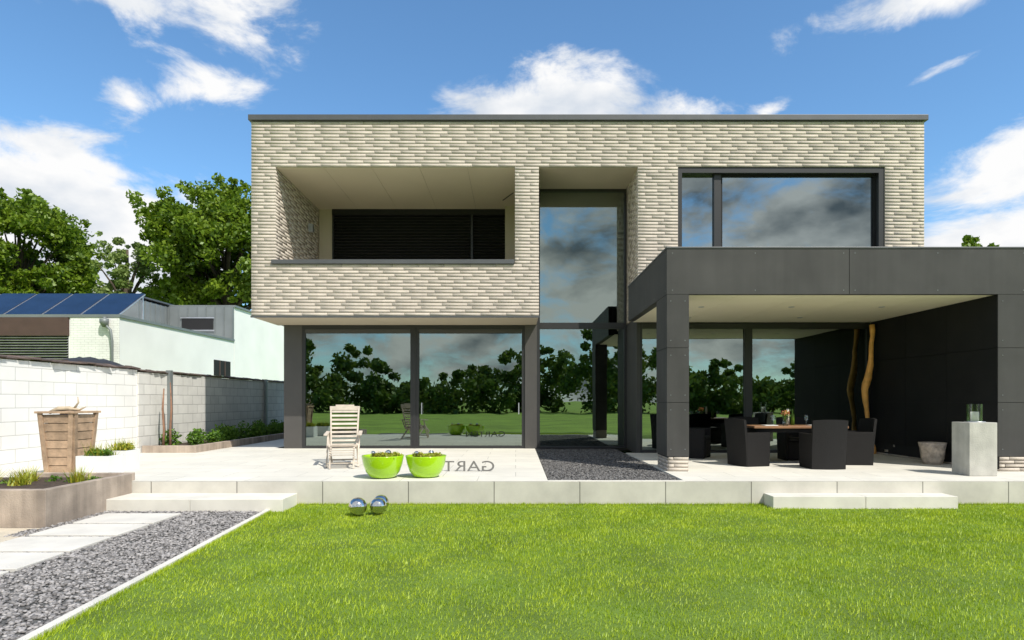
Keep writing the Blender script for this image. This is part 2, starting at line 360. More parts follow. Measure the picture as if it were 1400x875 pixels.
boxes('parapet_coping',[(XL-.05,XR+.06,YF-.06,YF+.34,8.20,8.33),(XL-.05,XL+.3,YF+.342,YB,8.20,8.33),(XR-.3,XR+.06,YF+.342,YB,8.20,8.33)],'coping',H,.008)
# balcony
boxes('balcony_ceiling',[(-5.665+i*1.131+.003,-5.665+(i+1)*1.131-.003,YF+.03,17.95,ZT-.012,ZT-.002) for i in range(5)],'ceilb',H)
box('balcony_coping',-5.75,-.03,YF-.05,y2+.05,ZB+.001,ZB+.10,'coping',H,.006)
box('balcony_floor',-5.66,-.02,y2,17.9,3.951,3.99,'pave',H)
box('balcony_back_wall',-5.66,-5.28,17.90,18.1,3.99,ZT,'soffit',H)
box('balcony_back_wall_right',-.30,-.02,17.6,18.1,3.99,ZT,'soffit',H)
box('balcony_backing',-5.28,-.30,18.04,18.1,3.99,ZT,'black',H)
SLt=[]; z=4.0
while z<6.98:
    SLt.append(((-5.24,17.93,z),(-1.30,17.93,z),.075,.006,(0,-.75,1))); SLt.append(((-1.22,17.95,z),(-.32,17.95,z),.075,.006,(0,-.75,1))); z+=.085
beams('louvre_blind',SLt,'dark',H)
boxes('blind_box',[(-5.28,-.30,17.86,18.03,6.94,ZT)],'black',H)
boxes('blind_guides',[(-5.28,-5.24,17.88,18.02,3.99,6.94),(-1.29,-1.23,17.88,18.02,3.99,6.94)],'dark',H)
box('balcony_wall_lamp',-5.64,-5.52,16.9,17.02,6.2,6.42,'alu',H)
beams('awning_arm',[((-.06,15.4,6.75),(-.35,17.0,7.08),.02,.02)],'dark',H)
# slit recess
box('recess_ceiling',.542,2.888,YF+.04,16.28,ZT-.012,ZT-.002,'soffit',H)
YG=16.2
boxes('stair_glazing_frame',[(.552,.63,YG-.04,YG+.06,.36,ZT-.013),(2.82,2.878,YG-.04,YG+.06,.36,ZT-.013),(.63,2.82,YG-.04,YG+.06,ZT-.09,ZT-.013),
   (.63,2.82,YG-.05,YG+.07,3.47,3.63),(.63,2.82,YG-.04,YG+.06,.36,.42)],'dark',H)
boxes('stair_glass',[(.63,2.82,YG,YG+.004,.42,3.47),(.63,2.82,YG,YG+.004,3.63,ZT-.09)],'glass',H)
# ground floor left
boxes('ground_piers',[(-6.03,-5.56,YG-.03,YG+.4,.36,3.571),(.24,.552,YG-.06,YG+.4,.36,3.571)],'pier',H,.004)
boxes('sliding_door_frame',[(-5.56,-5.48,YG-.02,YG+.08,.36,3.46),(-2.74,-2.52,YG-.03,YG+.09,.36,3.46),(.16,.24,YG-.02,YG+.08,.36,3.46),
  (-5.56,.24,YG-.025,YG+.1,3.46,3.571),(-5.48,-2.74,YG-.02,YG+.08,.36,.43),(-2.52,.16,YG-.02,YG+.08,.36,.43),
  (-2.66,-2.60,YG-.05,YG-.031,.36,3.46)],'dark',H)
boxes('sliding_door_track',[(-5.48,-2.745,YG-.024,YG-.021,3.36,3.455),(-2.515,.155,YG-.024,YG-.021,3.36,3.455)],'pier',H)
beams('door_handles',[((-2.44,YG-.06,1.25),(-2.44,YG-.06,1.55),.025,.025),((.08,YG-.06,1.25),(.08,YG-.06,1.55),.025,.025)],'alu',H)
boxes('sliding_glass',[(-5.48,-2.74,YG+.02,YG+.024,.43,3.46),(-2.52,.16,YG+.03,YG+.034,.43,3.46)],'glass',H)
boxes('ground_side_walls',[(-6.03,-5.73,YG+.401,YB-.1,.30,3.57),(9.0,9.3,14.9,YB-.1,.30,3.57),(-5.73,9.0,YB-.4,YB-.1,.3,3.57)],'pier',H)
# ground right (under canopy)
YC=14.83
boxes('return_wall',[(2.885,2.955,YC,YG+.06,.36,3.57)],'panel',H)
boxes('canopy_glazing_frame',[(2.957,3.02,YC,YC+.1,.36,3.47),(4.05,4.12,YC,YC+.1,.36,3.32),(5.45,5.64,YC-.02,YC+.11,.36,3.32),(8.38,8.458,YC,YC+.1,.36,3.47),
  (3.02,8.38,YC-.01,YC+.1,3.32,3.45),(3.02,8.38,YC-.005,YC+.1,.36,.43)],'dark',H)
boxes('canopy_glass',[(3.02,4.05,YC+.03,YC+.034,.43,3.32),(4.12,5.45,YC+.03,YC+.034,.43,3.32),(5.64,8.38,YC+.05,YC+.054,.43,3.32)],'glass',H)
# right upper window
YW=14.86
boxes('upper_window_frame',[(3.835,3.93,YF+.03,YW+.06,ZW,ZT-.001),(8.58,8.705,YF+.03,YW+.06,ZW,ZT-.001),(3.93,8.58,YF+.03,YW+.06,ZT-.13,ZT-.001),
   (4.72,4.88,YW-.08,YW+.06,ZW,ZT-.13),(3.93,8.58,YF+.0,YW+.06,ZW,ZW+.08)],'dark',H)
boxes('upper_window_sash',[(4.88,4.93,YW-.03,YW+.05,ZW+.08,ZT-.13),(8.53,8.58,YW-.03,YW+.05,ZW+.08,ZT-.13),(4.93,8.53,YW-.03,YW+.05,ZT-.17,ZT-.13)],'black',H)
boxes('upper_window_glass',[(3.93,4.72,YW,YW+.004,ZW+.08,ZT-.13),(4.93,8.53,YW,YW+.004,ZW+.08,ZT-.17)],'glass2',H)
# interior
boxes('room_floor',[(-5.73,9.0,YG+.09,YB-.4,.30,.355),(2.98,9.0,YC+.11,YG+.09,.30,.355)],'floor',H)
boxes('room_back_wall',[(-5.73,-1.4,22.5,22.6,.355,3.57),(3.2,9.0,20.0,20.1,.355,3.57)],'room',H)
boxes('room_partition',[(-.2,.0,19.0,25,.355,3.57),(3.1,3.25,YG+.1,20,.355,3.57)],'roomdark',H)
boxes('room_ceiling',[(-5.73,9.0,YG+.45,YB-.4,3.50,3.57),(2.98,8.4,YC+.11,YG+.44,3.50,3.57)],'room',H)
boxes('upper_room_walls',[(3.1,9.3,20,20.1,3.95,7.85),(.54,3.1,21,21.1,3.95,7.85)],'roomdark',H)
boxes('kitchen_island',[(-3.0,-.8,19.5,20.4,.355,1.25)],'white',H,.01)
boxes('kitchen_cupboards',[(-5.2,-1.6,22.0,22.49,.355,2.7)],'roomdark',H,.01)
beams('pendant_lamp',[((-3.2,19.9,2.35),(-.9,19.9,2.35),.06,.03),((-2.9,19.9,2.35),(-2.9,19.9,3.5),.01,.01),((-1.2,19.9,2.35),(-1.2,19.9,3.5),.01,.01)],'black',H)
boxes('curtain_left',[(-5.3+.07*i,-5.26+.07*i,16.5+.03*(i%2),16.55+.03*(i%2),.36,3.5) for i in range(5)],'curtain',H)
SLt=[((1.0,17.2+.28*i,.5+.18*i),(2.4,17.2+.28*i,.5+.18*i),.28,.05) for i in range(16)]
beams('stair_treads',SLt,'table',H)
boxes('stair_hall_cabinet',[(2.0,2.7,17.0,17.6,.36,1.6)],'black',H)
boxes('glass_balustrade',[(.6,2.8,18.1,18.12,3.95,4.95)],'clear',H)
boxes('window_sill_decor',[(5.2,5.26,15.4,15.46,4.9,5.6),(5.9,6.0,15.4,15.5,4.9,5.5)],'black',H)
# canopy
cx0,cx1,cy0=2.65,9.62,10.9; cz0,cz1=3.47,4.30
g=.005
box('canopy_core',cx0+.02,cx1-.02,cy0+.02,YF-.04,cz0+.012,cz1-.05,'black',H)
boxes('canopy_fascia_front',[(cx0,5.85-g,cy0,cy0+.018,cz0,cz1-.03),(5.85+g,9.62,cy0,cy0+.018,cz0,cz1-.03)],'panel',H)
boxes('canopy_fascia_side',[(cx0,cx0+.018,cy0+.02,12.75-g,cz0,cz1-.03),(cx0,cx0+.018,12.75+g,YF-.03,cz0,cz1-.03),
                            (cx1-.018,cx1,cy0+.02,12.75-g,cz0,cz1-.03),(cx1-.018,cx1,12.75+g,YF-.03,cz0,cz1-.03)],'panel',H)
box('canopy_top_trim',cx0-.012,cx1+.012,cy0-.012,YF-.03,cz1-.03,cz1,'coping',H,.004)
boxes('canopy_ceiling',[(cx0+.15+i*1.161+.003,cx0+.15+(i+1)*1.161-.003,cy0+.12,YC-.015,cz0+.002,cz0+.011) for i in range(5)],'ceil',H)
boxes('canopy_soffit_rim',[(cx0+.02,8.458,cy0+.02,cy0+.117,cz0+.001,cz0+.010),(cx0+.02,cx0+.147,cy0+.12,YF-.05,cz0+.001,cz0+.010)],'panel',H)
for i,(lx,ly) in enumerate([(3.7,12.4),(5.5,12.4),(7.3,12.4),(3.9,14.),(6.4,14.)]):
    lathe('downlight_%d'%i,[(.0,-.004),(.055,-.004),(.06,0),(.06,.02)],(lx,ly,cz0),'alu',H,16)
def panel_col(nm,x0,x1,y0,y1,zs):
    box(nm+'_core',x0+.015,x1-.015,y0+.015,y1-.015,.6,cz0,'black',H)
    boxes(nm+'_panels',[(x0,x1,y0,y1,zs[i]+.004,zs[i+1]-.004) for i in range(len(zs)-1)],'panel',H)
panel_col('column',cx0+.004,3.04,cy0+.004,11.72,[.62,1.57,2.53,cz0])
box('canopy_wall_core',8.48,9.58,cy0+.02,YC-.02,.4,cz0+.012,'black',H)
zs=[.62,1.57,2.53,cz0]
boxes('canopy_wall_front',[(8.46,9.62,cy0+.004,cy0+.02,zs[i]+.004,zs[i+1]-.004) for i in range(3)],'panel',H)
ys=[cy0+.022,12.2,13.5,YC-.02]
boxes('canopy_wall_inner',[(8.46,8.478,ys[j]+.003,ys[j+1]-.003,zs[i]+.004,zs[i+1]-.004) for i in range(3) for j in range(3)],'panelshade',H)
boxes('canopy_wall_outer',[(9.602,9.62,ys[j]+.003,ys[j+1]-.003,zs[i]+.004,zs[i+1]-.004) for i in range(3) for j in range(3)],'panel',H)
bricks=[]
def plinth(x0,x1,ya,yb,sd):
    z_=.36; hh=.26; global rh
    o=rh; rh=.065
    lay(x0,x1,z_,z_+hh,[],front(ya),sd,.36); lay(ya,yb,z_,z_+hh,[],negx(x0),sd+1,.36); lay(ya,yb,z_,z_+hh,[],posx(x1),sd+2,.36); rh=o
    boxes('plinth_core',[(x0,x1,ya,yb,z_,z_+hh)],'mortar',H)
plinth(2.68,3.03,10.92,11.71,21); plinth(8.49,9.60,10.92,14.75,31)
npmesh('plinth_bricks',np.array(bricks,dtype=float),4,'brick',H,faces=BFN)
rv=[]
for x in (2.75,4.2,5.75,5.95,7.4,8.9):
    for z in (cz0+.07,cz1-.11): rv.append((x-.007,x+.007,cy0-.003,cy0+.001,z-.007,z+.007))
for y in (11.0,11.9,12.65,12.85,13.7,14.5):
    for z in (cz0+.07,cz1-.11): rv.append((cx0-.003,cx0+.001,y-.007,y+.007,z-.007,z+.007))
for z in (.75,1.44,1.70,2.40,2.66,3.35):
    for x in (2.72,2.97,8.54,9.5): rv.append((x-.007,x+.007,cy0-.001,cy0+.005,z-.007,z+.007))
boxes('panel_rivets',rv,'zinc',H)

# ------------------------------------------------------------------ garden wall
GW=empty('garden_wall')
box('wall_white',-9.25,-8.95,6.0,14.7,0,2.33,'wallA',GW)
box('wall_grey',-9.22,-8.92,14.703,30,0,2.28,'wallB',GW)
boxes('wall_posts',[(-8.95,-8.83,15.9,16.02,.36,2.38),(-8.92,-8.82,22.0,22.1,.36,2.36)],'zinc',GW)
tl=[]
y=6.0
while y<30:
    w=random.uniform(.22,.3); z=2.34 if y<14.7 else 2.29
    for sgn in (1,-1):
        tl.append(((-9.1,y+w/2,z+.06+random.uniform(-.01,.02)),(-9.1+sgn*random.uniform(.18,.25),y+w/2+random.uniform(-.03,.03),z+.01+random.uniform(-.005,.03)),w*.95,.022))
    y+=w
beams('wall_cap_tiles',tl,'tile',GW)
tp=empty('tarpaulin_heap')
V=[];F=[];nx,ny=14,24
for i in range(nx):
    for j in range(ny):
        a=i/(nx-1);b=j/(ny-1); x=-10.9+a*1.5; y=13.6+b*2.4
        V.append((x,y,max(0,2.2+.42*math.sin(a*math.pi)**.6*math.sin(b*math.pi)**.5+random.uniform(-.03,.03)-(1.6 if i in(0,nx-1) or j in(0,ny-1) else 0))))
for i in range(nx-1):
    for j in range(ny-1): F.append((i*ny+j,(i+1)*ny+j,(i+1)*ny+j+1,i*ny+j+1))
mesh('tarp_cover',V,F,'tarp',tp,True)
box('heap_base',-10.8,-9.5,13.7,15.9,0,1.5,'wood',tp)
rb=empty('raised_bed')
boxes('bed_kerb',[(-7.75,-7.62,14.8,23.5,.355,.53),(-8.9,-7.75,14.8,14.93,.355,.53)],'planter',rb,.005)
box('bed_soil',-8.91,-7.752,14.932,23.5,.355,.48,'soil',rb)
P=np.concatenate([clump(-8.35+random.uniform(-.3,.35),15.6+i*.36+random.uniform(-.1,.1),.62,.24,.25,random.uniform(.15,.42),320) for i in range(21)])
P[:,2]=np.maximum(P[:,2],.48); leaves('bed_plants',P,.045,'shrub',rb)
sk=empty('driftwood_stakes')
tube('stake_a',[(-8.62,15.2,.40,.03),(-8.60,15.2,.9,.028),(-8.63,15.2,1.4,.025),(-8.60,15.2,1.9,.015)],'rust',sk,8,.1)
tube('stake_b',[(-8.50,15.3,.40,.03),(-8.50,15.3,.9,.028),(-8.47,15.3,1.4,.025),(-8.50,15.3,2.05,.012)],'rust',sk,8,.1)

# ------------------------------------------------------------------ neighbour
NB=empty('neighbour_house')
box('main_block',-26,-13.55,21.25,29.9,0,4.45,'white',NB)
boxes('parapet_trim',[(-26,-13.50,21.2,21.5,4.452,4.55),(-13.75,-13.50,21.502,29.88,4.452,4.55)],'zinc',NB)
boxes('brick_front',[(-15.2,-13.53,21.22,21.248,0,4.44)],'whitebrick',NB)
boxes('fascia_board',[(-26,-15.25,21.15,21.248,3.82,4.44)],'brown',NB)
lv=[]; z=2.95
while z<3.8: lv.append(((-20,21.2,z),(-15.28,21.2,z),.07,.012,(0,-.6,1))); z+=.09
beams('louvre_shutter',lv,'alu',NB); box('window_dark',-20,-15.28,21.235,21.247,2.2,3.81,'black',NB)
tube('drainpipe',[(-13.95,21.1,4.45,.05),(-13.95,21.1,4.2,.05),(-13.75,21.1,4.0,.045),(-13.7,21.1,3.6,.045),(-13.7,21.1,.0,.045)],'zinc',NB)
lathe('hopper',[(0,0),(.06,0),(.14,.15),(.14,.28),(0,.28)],(-13.95,21.08,4.1),'zinc',NB,12)
box('rear_block',-22,-13.55,29.95,42,0,6.1,'white',NB); boxes('rear_trim',[(-22,-13.48,29.9,42.05,6.101,6.2)],'zinc',NB)
box('zinc_volume',-26,-16.7,27.5,34,4.3,6.1,'zinc',NB); box('zinc_volume_trim',-26,-16.63,27.42,34,6.202,6.27,'coping',NB)
box('zinc_front',-16.69,-13.56,29.84,29.945,4.452,6.1,'zinc',NB)
boxes('zinc_seams',[(-16.6+.43*i,-16.57+.43*i,29.80,29.838,4.46,6.1) for i in range(8)]+[(-16.698,-16.66,27.6+.4*i,27.63+.4*i,4.46,6.1) for i in range(6)],'zinc',NB)
box('clerestory_window',-16.0,-14.5,29.79,29.80,5.0,5.55,'black',NB); 
boxes('clerestory_frame',[(-16.06,-14.44,29.77,29.785,4.94,5.0),(-16.06,-14.44,29.77,29.785,5.55,5.61)],'alu',NB)
boxes('side_window',[(-13.555,-13.53,27.9,29.5,2.75,3.45)],'black',NB); boxes('side_window_bars',[(-13.53,-13.51,28.4,28.46,2.75,3.45),(-13.53,-13.51,28.9,28.96,2.75,3.45)],'brown',NB)
sf=[]
for i in range(7):
    x1=-14.9-i*1.45; x0=x1-1.40
    sf.append(((x0+x1)/2,23.2,25.0,4.75,5.9,1.40))
beams('solar_panels',[((a,b,d),(a,c,e),1.34,.03) for a,b,c,d,e,w in sf],'solar',NB)
beams('solar_frames',[((a,b-.01,d-.03),(a,c+.01,e-.03),1.42,.03) for a,b,c,d,e,w in sf],'alu',NB)
beams('solar_legs',[((a+.6,c,4.45),(a+.6,c,e-.05),.05,.05) for a,b,c,d,e,w in sf]+[((a+.6,b,4.45),(a+.6,b,d-.05),.05,.05) for a,b,c,d,e,w in sf],'alu',NB)

# ------------------------------------------------------------------ trees
def tree(name,x,y,top,base,R,leafm='leaf',nclump=80,per=420,ls=.17,seed=1,sq=1.):
    global rng; rng=np.random.default_rng(seed); r=random.Random(seed)
    e=empty(name,(0,0,0)); h=top
    tube('trunk',[(x,y,0,.45),(x+.1,y,base*.5,.36),(x-.1,y,base,.3),(x,y,base+(h-base)*.45,.2),(x+.1,y,base+(h-base)*.8,.07)],'bark',e,10,.08)
    cz=(top+base)/2; hz=(top-base)/2; pts=[]; br=[]
    for i in range(nclump):
        while True:
            d=np.array([r.gauss(0,1) for _ in range(3)]); d/=np.linalg.norm(d); q=r.uniform(.35,1.0)**.6
            c=np.array([x+d[0]*R*q*.86,y+d[1]*R*q*.86,cz+d[2]*hz*q*.88])
            if d[2]>-.8: break
        cr=r.uniform(.5,1.2)*R*.20*sq; pts.append(clump(c[0],c[1],c[2],cr,cr,cr*.7,int(per*r.uniform(.5,1.3))))
        for _ in range(3):
            o=np.array([r.gauss(0,1) for _ in range(3)])*cr*.75; pts.append(clump(c[0]+o[0],c[1]+o[1],c[2]+o[2],cr*.4,cr*.4,cr*.3,int(per*.16)))
        if i%3==0: br.append(((x,y,base+(c[2]-base)*.45),tuple(c)))
    for k,(a,b) in enumerate(br):
        mid=((a[0]+b[0])/2,(a[1]+b[1])/2,(a[2]+b[2])/2+.3); tube('limb_%d'%k,[(*a,.13),(*mid,.08),(*b,.03)],'bark',e,6)
    leaves('crown',np.concatenate(pts),ls,leafm,e)
tree('oak_tree',-36.8,46,17.3,5.5,5.7,nclump=120,per=300,seed=3)
tree('oak_tree.001',-20.9,45,17.6,5.5,6.1,nclump=140,per=300,seed=12)
tree('birch_tree',-28.2,45,14.3,5.5,2.4,'leaf2',50,150,.13,seed=5,sq=1.2)
tree('oak_tree.002',43.5,60,17.3,6,5,nclump=60,per=250,ls=.25,seed=9)
tree('oak_tree.003',-50,52,15.5,4,7,nclump=80,per=250,ls=.22,seed=10)
rng=np.random.default_rng(5)
def treeline(name,x0,x1,y,hmin,hmax,step,ls=.5,per=150,cr=2.0):
    pts=[]; x=x0
    while x<x1:
        h=random.uniform(hmin,hmax)*(.9+.22*math.sin(x*.13)+.08*math.sin(x*.5)); R=random.uniform(2.2,4.2); yy=y+random.uniform(-5,5)
        for k in range(13):
            zz=random.uniform(.4,h-.5); t=1-abs(zz/h-.4)*1.1
            q=random.uniform(.55,1.1)*cr*(1.2-zz/h*.7)
            pts.append(clump(x+random.uniform(-1,1)*R*t,yy+random.uniform(-1,1)*R*t,zz,q,q,q*.8,per))
        x+=random.uniform(.6,1.4)*step
    P=np.concatenate(pts); P[:,2]=np.abs(P[:,2]); leaves(name,P,ls,'leafd')
treeline('tree_line_background',-85,85,-52,5.5,10.8,2.1,.34,90,1.8)
treeline('tree_line_background.001',-160,160,150,7,12,7,.8,60)

# ------------------------------------------------------------------ left planter etc
PL=empty('concrete_planter')
boxes('planter_walls',[(-6.02,-5.90,7.80,9.56,-.02,.48),(-9.0,-6.02,7.80,7.92,-.02,.48)],'planter',PL,.006)
box('planter_soil',-9.0,-6.022,7.922,9.595,0,.42,'soil',PL)
box('planter_back_rim',-7.5,-5.95,9.601,9.72,.361,.48,'planter',PL,.004)
pts=[];
for c in [(-6.95,8.7),(-7.3,8.6),(-7.6,8.9),(-6.35,9.05),(-7.15,9.1),(-8.2,8.6)]:
    nn=130; a=rng.uniform(0,2*np.pi,nn); rr=rng.uniform(0,.13,nn); pts.append(np.stack([c[0]+rr*np.cos(a),c[1]+rr*np.sin(a),np.full(nn,.42)],1))
blades('planter_grass_tufts',np.concatenate(pts),.20,.008,'yellow',PL,1.1)
P=np.concatenate([clump(-6.2-.33*i+random.uniform(-.1,.1),8.2+random.uniform(0,1),.44,.13,.13,.06,60) for i in range(8)]); leaves('planter_ground_cover',P,.025,'shrub',PL)
WT=empty('wooden_tub')
cx,cy=-7.55,10.5; zb,zt=.36,1.40; B=[]; wb,wt=.22,.285
NR=7
for i in range(NR):
    a=i/NR; b=(i+1)/NR; wa=wb+(wt-wb)*(a+b)/2-.01; zm=zb+.03+(zt-zb-.06)*(a+b)/2; hh=(zt-zb-.06)/NR*.95
    for s in (-1,1):
        B.append(((cx-wa,cy+s*wa,zm),(cx+wa,cy+s*wa,zm),.03,hh)); B.append(((cx+s*wa,cy-wa,zm),(cx+s*wa,cy+wa,zm),.03,hh))
beams('planks',B,'wood',WT,.003)
B=[]
for sx in (-1,1):
    for sy in (-1,1):
        B.append(((cx+sx*(wb-.04),cy+sy*(wb+.015),zb),(cx+sx*(wt-.03),cy+sy*(wt+.015),zt),.07,.03))
        B.append(((cx+sx*(wb+.015),cy+sy*(wb-.04),zb),(cx+sx*(wt+.015),cy+sy*(wt-.03),zt),.03,.07))
for s in (-1,1):
    B.append(((cx-wt-.045,cy+s*wt,zt+.01),(cx+wt+.045,cy+s*wt,zt+.01),.09,.035)); B.append(((cx+s*wt,cy-wt+.05,zt+.01),(cx+s*wt,cy+wt-.05,zt+.01),.09,.034))
beams('battens',B,'wood',WT,.003)
box('tub_soil',cx-.26,cx+.26,cy-.26,cy+.26,zt-.1,zt-.03,'soil',WT)
tube('driftwood_branch',[(cx-.25,cy-.1,zt+.0,.03),(cx-.1,cy-.1,zt+.06,.04),(cx+.1,cy-.12,zt+.07,.035),(cx+.25,cy-.1,zt+.05,.02),(cx+.36,cy-.1,zt+.10,.01)],'driftpale',WT,8,.15)
tube('driftwood_twig',[(cx+.15,cy-.1,zt+.05,.02),(cx+.25,cy-.12,zt+.17,.014),(cx+.24,cy-.12,zt+.27,.006)],'driftpale',WT,8,.15)
for nm,(x0,x1,y0,y1_,hh) in {'white_planter_box':(-7.15,-6.62,10.1,10.5,.34),'white_planter_box.001':(-7.28,-6.86,10.95,11.35,.36)}.items():
    e=empty(nm); t=.02
    boxes('sides',[(x0,x1,y0,y0+t,.362,.36+hh),(x0,x1,y1_-t,y1_,.362,.36+hh),(x0,x0+t,y0+t,y1_-t,.362,.36+hh),(x1-t,x1,y0+t,y1_-t,.362,.36+hh)],'whitebox',e)
    box('soil_fill',x0+t,x1-t,y0+t,y1_-t,.37,.33+hh,'soil',e)
    P=np.concatenate([clump(random.uniform(x0+.1,x1-.1),random.uniform(y0+.1,y1_-.1),.40+hh,.11,.11,.08,100) for _ in range(6)]); leaves('foliage',P,.024,'yellow' if '.' in nm else 'shrub',e)
    nn=140; P=np.stack([rng.uniform(x0+.06,x1-.06,nn),rng.uniform(y0+.06,y1_-.06,nn),np.full(nn,.34+hh)],1); blades('stems',P,.22,.006,'yellow',e,.9)

def deck_chair(name,loc,rz,m='teak'):
    e=empty(name); L=[]
    def a(p,q,w,h,*u): L.append((p,q,w,h,*u))
    for s in (-1,1):
        a((s*.24,.05,.33),(s*.27,.42,1.08),.03,.05); a((s*.24,.12,.32),(s*.24,-.45,.40),.03,.05)
        a((s*.31,-.42,.60),(s*.31,.32,.63),.07,.025); a((s*.285,-.50,0),(s*.285,-.12,.60),.03,.045)
        a((s*.255,.50,0),(s*.255,-.35,.42),.03,.045); a((s*.285,.05,.33),(s*.285,.30,.61),.025,.04)
        a((s*.21,-.44,.39),(s*.21,-.85,.20),.03,.045); a((s*.21,-.78,.0),(s*.21,-.72,.25),.03,.04)
    for i in range(9):
        t=(i+.6)/9.4; a((-.25,.05+.37*t,.335+.75*t),(.25,.05+.37*t,.335+.75*t),.045,.014,(0,-.85,.5))
    a((-.29,.425,1.09),(.29,.425,1.09),.03,.08); a((-.18,.43,1.145),(.18,.43,1.145),.03,.03)
    for i in range(8):
        t=i/7.5; a((-.24,.08-.5*t,.35+.07*t),(.24,.08-.5*t,.35+.07*t),.05,.014)
    for i in range(5):
        t=(i+.5)/5; a((-.22,-.46-.38*t,.415-.18*t),(.22,-.46-.38*t,.415-.18*t),.05,.014)
    a((-.285,-.48,.08),(.285,-.48,.08),.03,.03); a((-.255,.42,.06),(.255,.42,.06),.03,.03)
    beams('chair_frame',L,m,e,.003,loc=loc,rz=rz); return e
deck_chair('deck_chair',(-3.33,12.05,.362),.22)
deck_chair('deck_chair.001',(-3.5,17.6,.357),.7,'wood')

def bowl(name,x,y,R,h):
    e=empty(name); prof=[(0,0),(.45*R,0),(.62*R,.06*h),(.80*R,.28*h),(.93*R,.6*h),(R,.97*h),(R,h),(R-.018,h),(R-.03,.93*h),(R*.88,.62*h)]
    lathe('shell',prof,(x,y,.362),'lime',e,56)
    lathe('soil_fill',[(0,h*.9),(R-.03,h*.88)],(x,y,.362),'soil',e,24)
    P=np.concatenate([clump(x+random.uniform(-.6,.6)*R,y+random.uniform(-.6,.6)*R,.362+h*.98,.09,.09,.05,90) for _ in range(12)]); leaves('bedding_plants',P,.02,'yellow',e)
    for dx,dy,r in ((-.28,-.1,.035),(.15,.1,.045)):
        lathe('small_sphere',[(r*math.sin(a*math.pi/12)+1e-4,-r*math.cos(a*math.pi/12)) for a in range(13)],(x+dx*R*1.6,y+dy*R,.362+h+.04),'chrome',e,24)
bowl('green_planter_bowl',-2.14,10.02,.335,.36); bowl('green_planter_bowl.001',-1.46,10.12,.33,.35)
for i,(x,y,r) in enumerate([(-2.19,8.62,.125),(-1.93,8.72,.115),(-1.95,9.0,.115)]):
    lathe('garden_sphere' if i==0 else 'garden_sphere.%03d'%i,[(r*math.sin(a*math.pi/24)+1e-4,-r*math.cos(a*math.pi/24)) for a in range(25)],(x,y,r+.01),'chrome',None,48)
cu=bpy.data.curves.new('garten_letters','FONT'); cu.body='GARTEN'; cu.size=.26; cu.extrude=.012; cu.space_character=1.02
o=bpy.data.objects.new('tmp',cu); S.collection.objects.link(o); bpy.context.view_layer.update()
dg=bpy.context.evaluated_depsgraph_get(); me=bpy.data.meshes.new_from_object(o.evaluated_get(dg)); bpy.data.objects.remove(o)
me.materials.clear(); me.materials.append(M['letters'])
Lt=link(bpy.data.objects.new('garten_letters',me)); Lt.rotation_euler=(math.radians(90),0,math.radians(180)); Lt.scale=(1.35,1,1); Lt.location=(-.36,10.95,.362)

def rattan_chair(name,loc,rz,hb=.90):
    e=empty(name); R=Matrix.Rotation(rz,3,'Z'); tr=lambda p:R@Vector(p)+Vector(loc)
    V=[];F=[]
    def addbox(x0,x1,y0,y1,za,zb_,tp=0.):
        k=len(V)
        for z,g_ in ((za,0),(zb_,tp)):
            for x,y in ((x0-g_,y0-g_),(x1+g_,y0-g_),(x1+g_,y1+g_),(x0-g_,y1+g_)): V.append(tr((x,y,z)))
        F.extend([tuple(i+k for i in f) for f in BF])
    addbox(-.25,.25,-.22,.25,.03,.40,.01)
    addbox(-.31,-.252,-.255,.24,.0,.64,.008); addbox(.252,.31,-.255,.24,.0,.64,.008)
    o=mesh('woven_seat_and_arms',V,F,'rattan',e); b=o.modifiers.new('b','BEVEL'); b.width=.015; b.segments=2
    V=[];F=[];nx=12;nz=8
    for side in (0,1):
        for j in range(nz+1):
            t=j/nz
            for i in range(nx+1):
                u=i/nx*2-1; x=u*(.305+.012*t); c=.055*(1-u*u); yb=-.265-c-.07*t**1.5+(0 if side==0 else .05)
                zz=hb*t-(.02*u*u if j==nz else 0); V.append(tr((x,yb,zz)))
    w=nx+1; S2=(nz+1)*w
    for j in range(nz):
        for i in range(nx):
            a=j*w+i; F.append((a,a+1,a+1+w,a+w)); F.append((S2+a,S2+a+w,S2+a+1+w,S2+a+1))
    for i in range(nx):
        a=nz*w+i; F.append((a,a+1,S2+a+1,S2+a)); F.append((i,S2+i,S2+i+1,i+1))
    for j in range(nz):
        a=j*w; F.append((a,a+w,S2+a+w,S2+a)); a+=nx; F.append((a,S2+a,S2+a+w,a+w))
    mesh('woven_back',V,F,'rattan',e)
    V2=[tr(p) for p in ((-.24,-.2,.41),(.24,-.2,.41),(.24,.26,.41),(-.24,.26,.41),(-.24,-.2,.47),(.24,-.2,.47),(.24,.26,.47),(-.24,.26,.47))]
    o=mesh('cushion',V2,BF,'black',e); b=o.modifiers.new('b','BEVEL'); b.width=.02; b.segments=3
    return e
zT=.362; tx0,tx1,ty0,ty1=4.55,6.35,11.85,12.75
dt=empty('dining_table')
box('table_top',tx0,tx1,ty0,ty1,zT+.71,zT+.755,'table',dt,.006); box('table_apron',tx0+.06,tx1-.06,ty0+.06,ty1-.06,zT+.63,zT+.709,'rattan',dt)
boxes('table_legs',[(a,a+.08,b,b+.08,zT,zT+.63) for a in (tx0+.07,tx1-.15) for b in (ty0+.07,ty1-.15)],'rattan',dt)
rattan_chair('rattan_chair',(4.50,12.0,zT),math.radians(-75))
rattan_chair('rattan_chair.001',(5.66,11.5,zT),.0)
rattan_chair('rattan_chair.002',(6.62,12.25,zT),math.radians(85))
rattan_chair('rattan_chair.003',(4.85,12.95,zT),math.radians(180))
rattan_chair('rattan_chair.004',(5.9,13.05,zT),math.radians(176))
rattan_chair('rattan_chair.005',(3.95,13.6,zT),math.radians(-120))
tz=zT+.757
tw=empty('table_decoration')
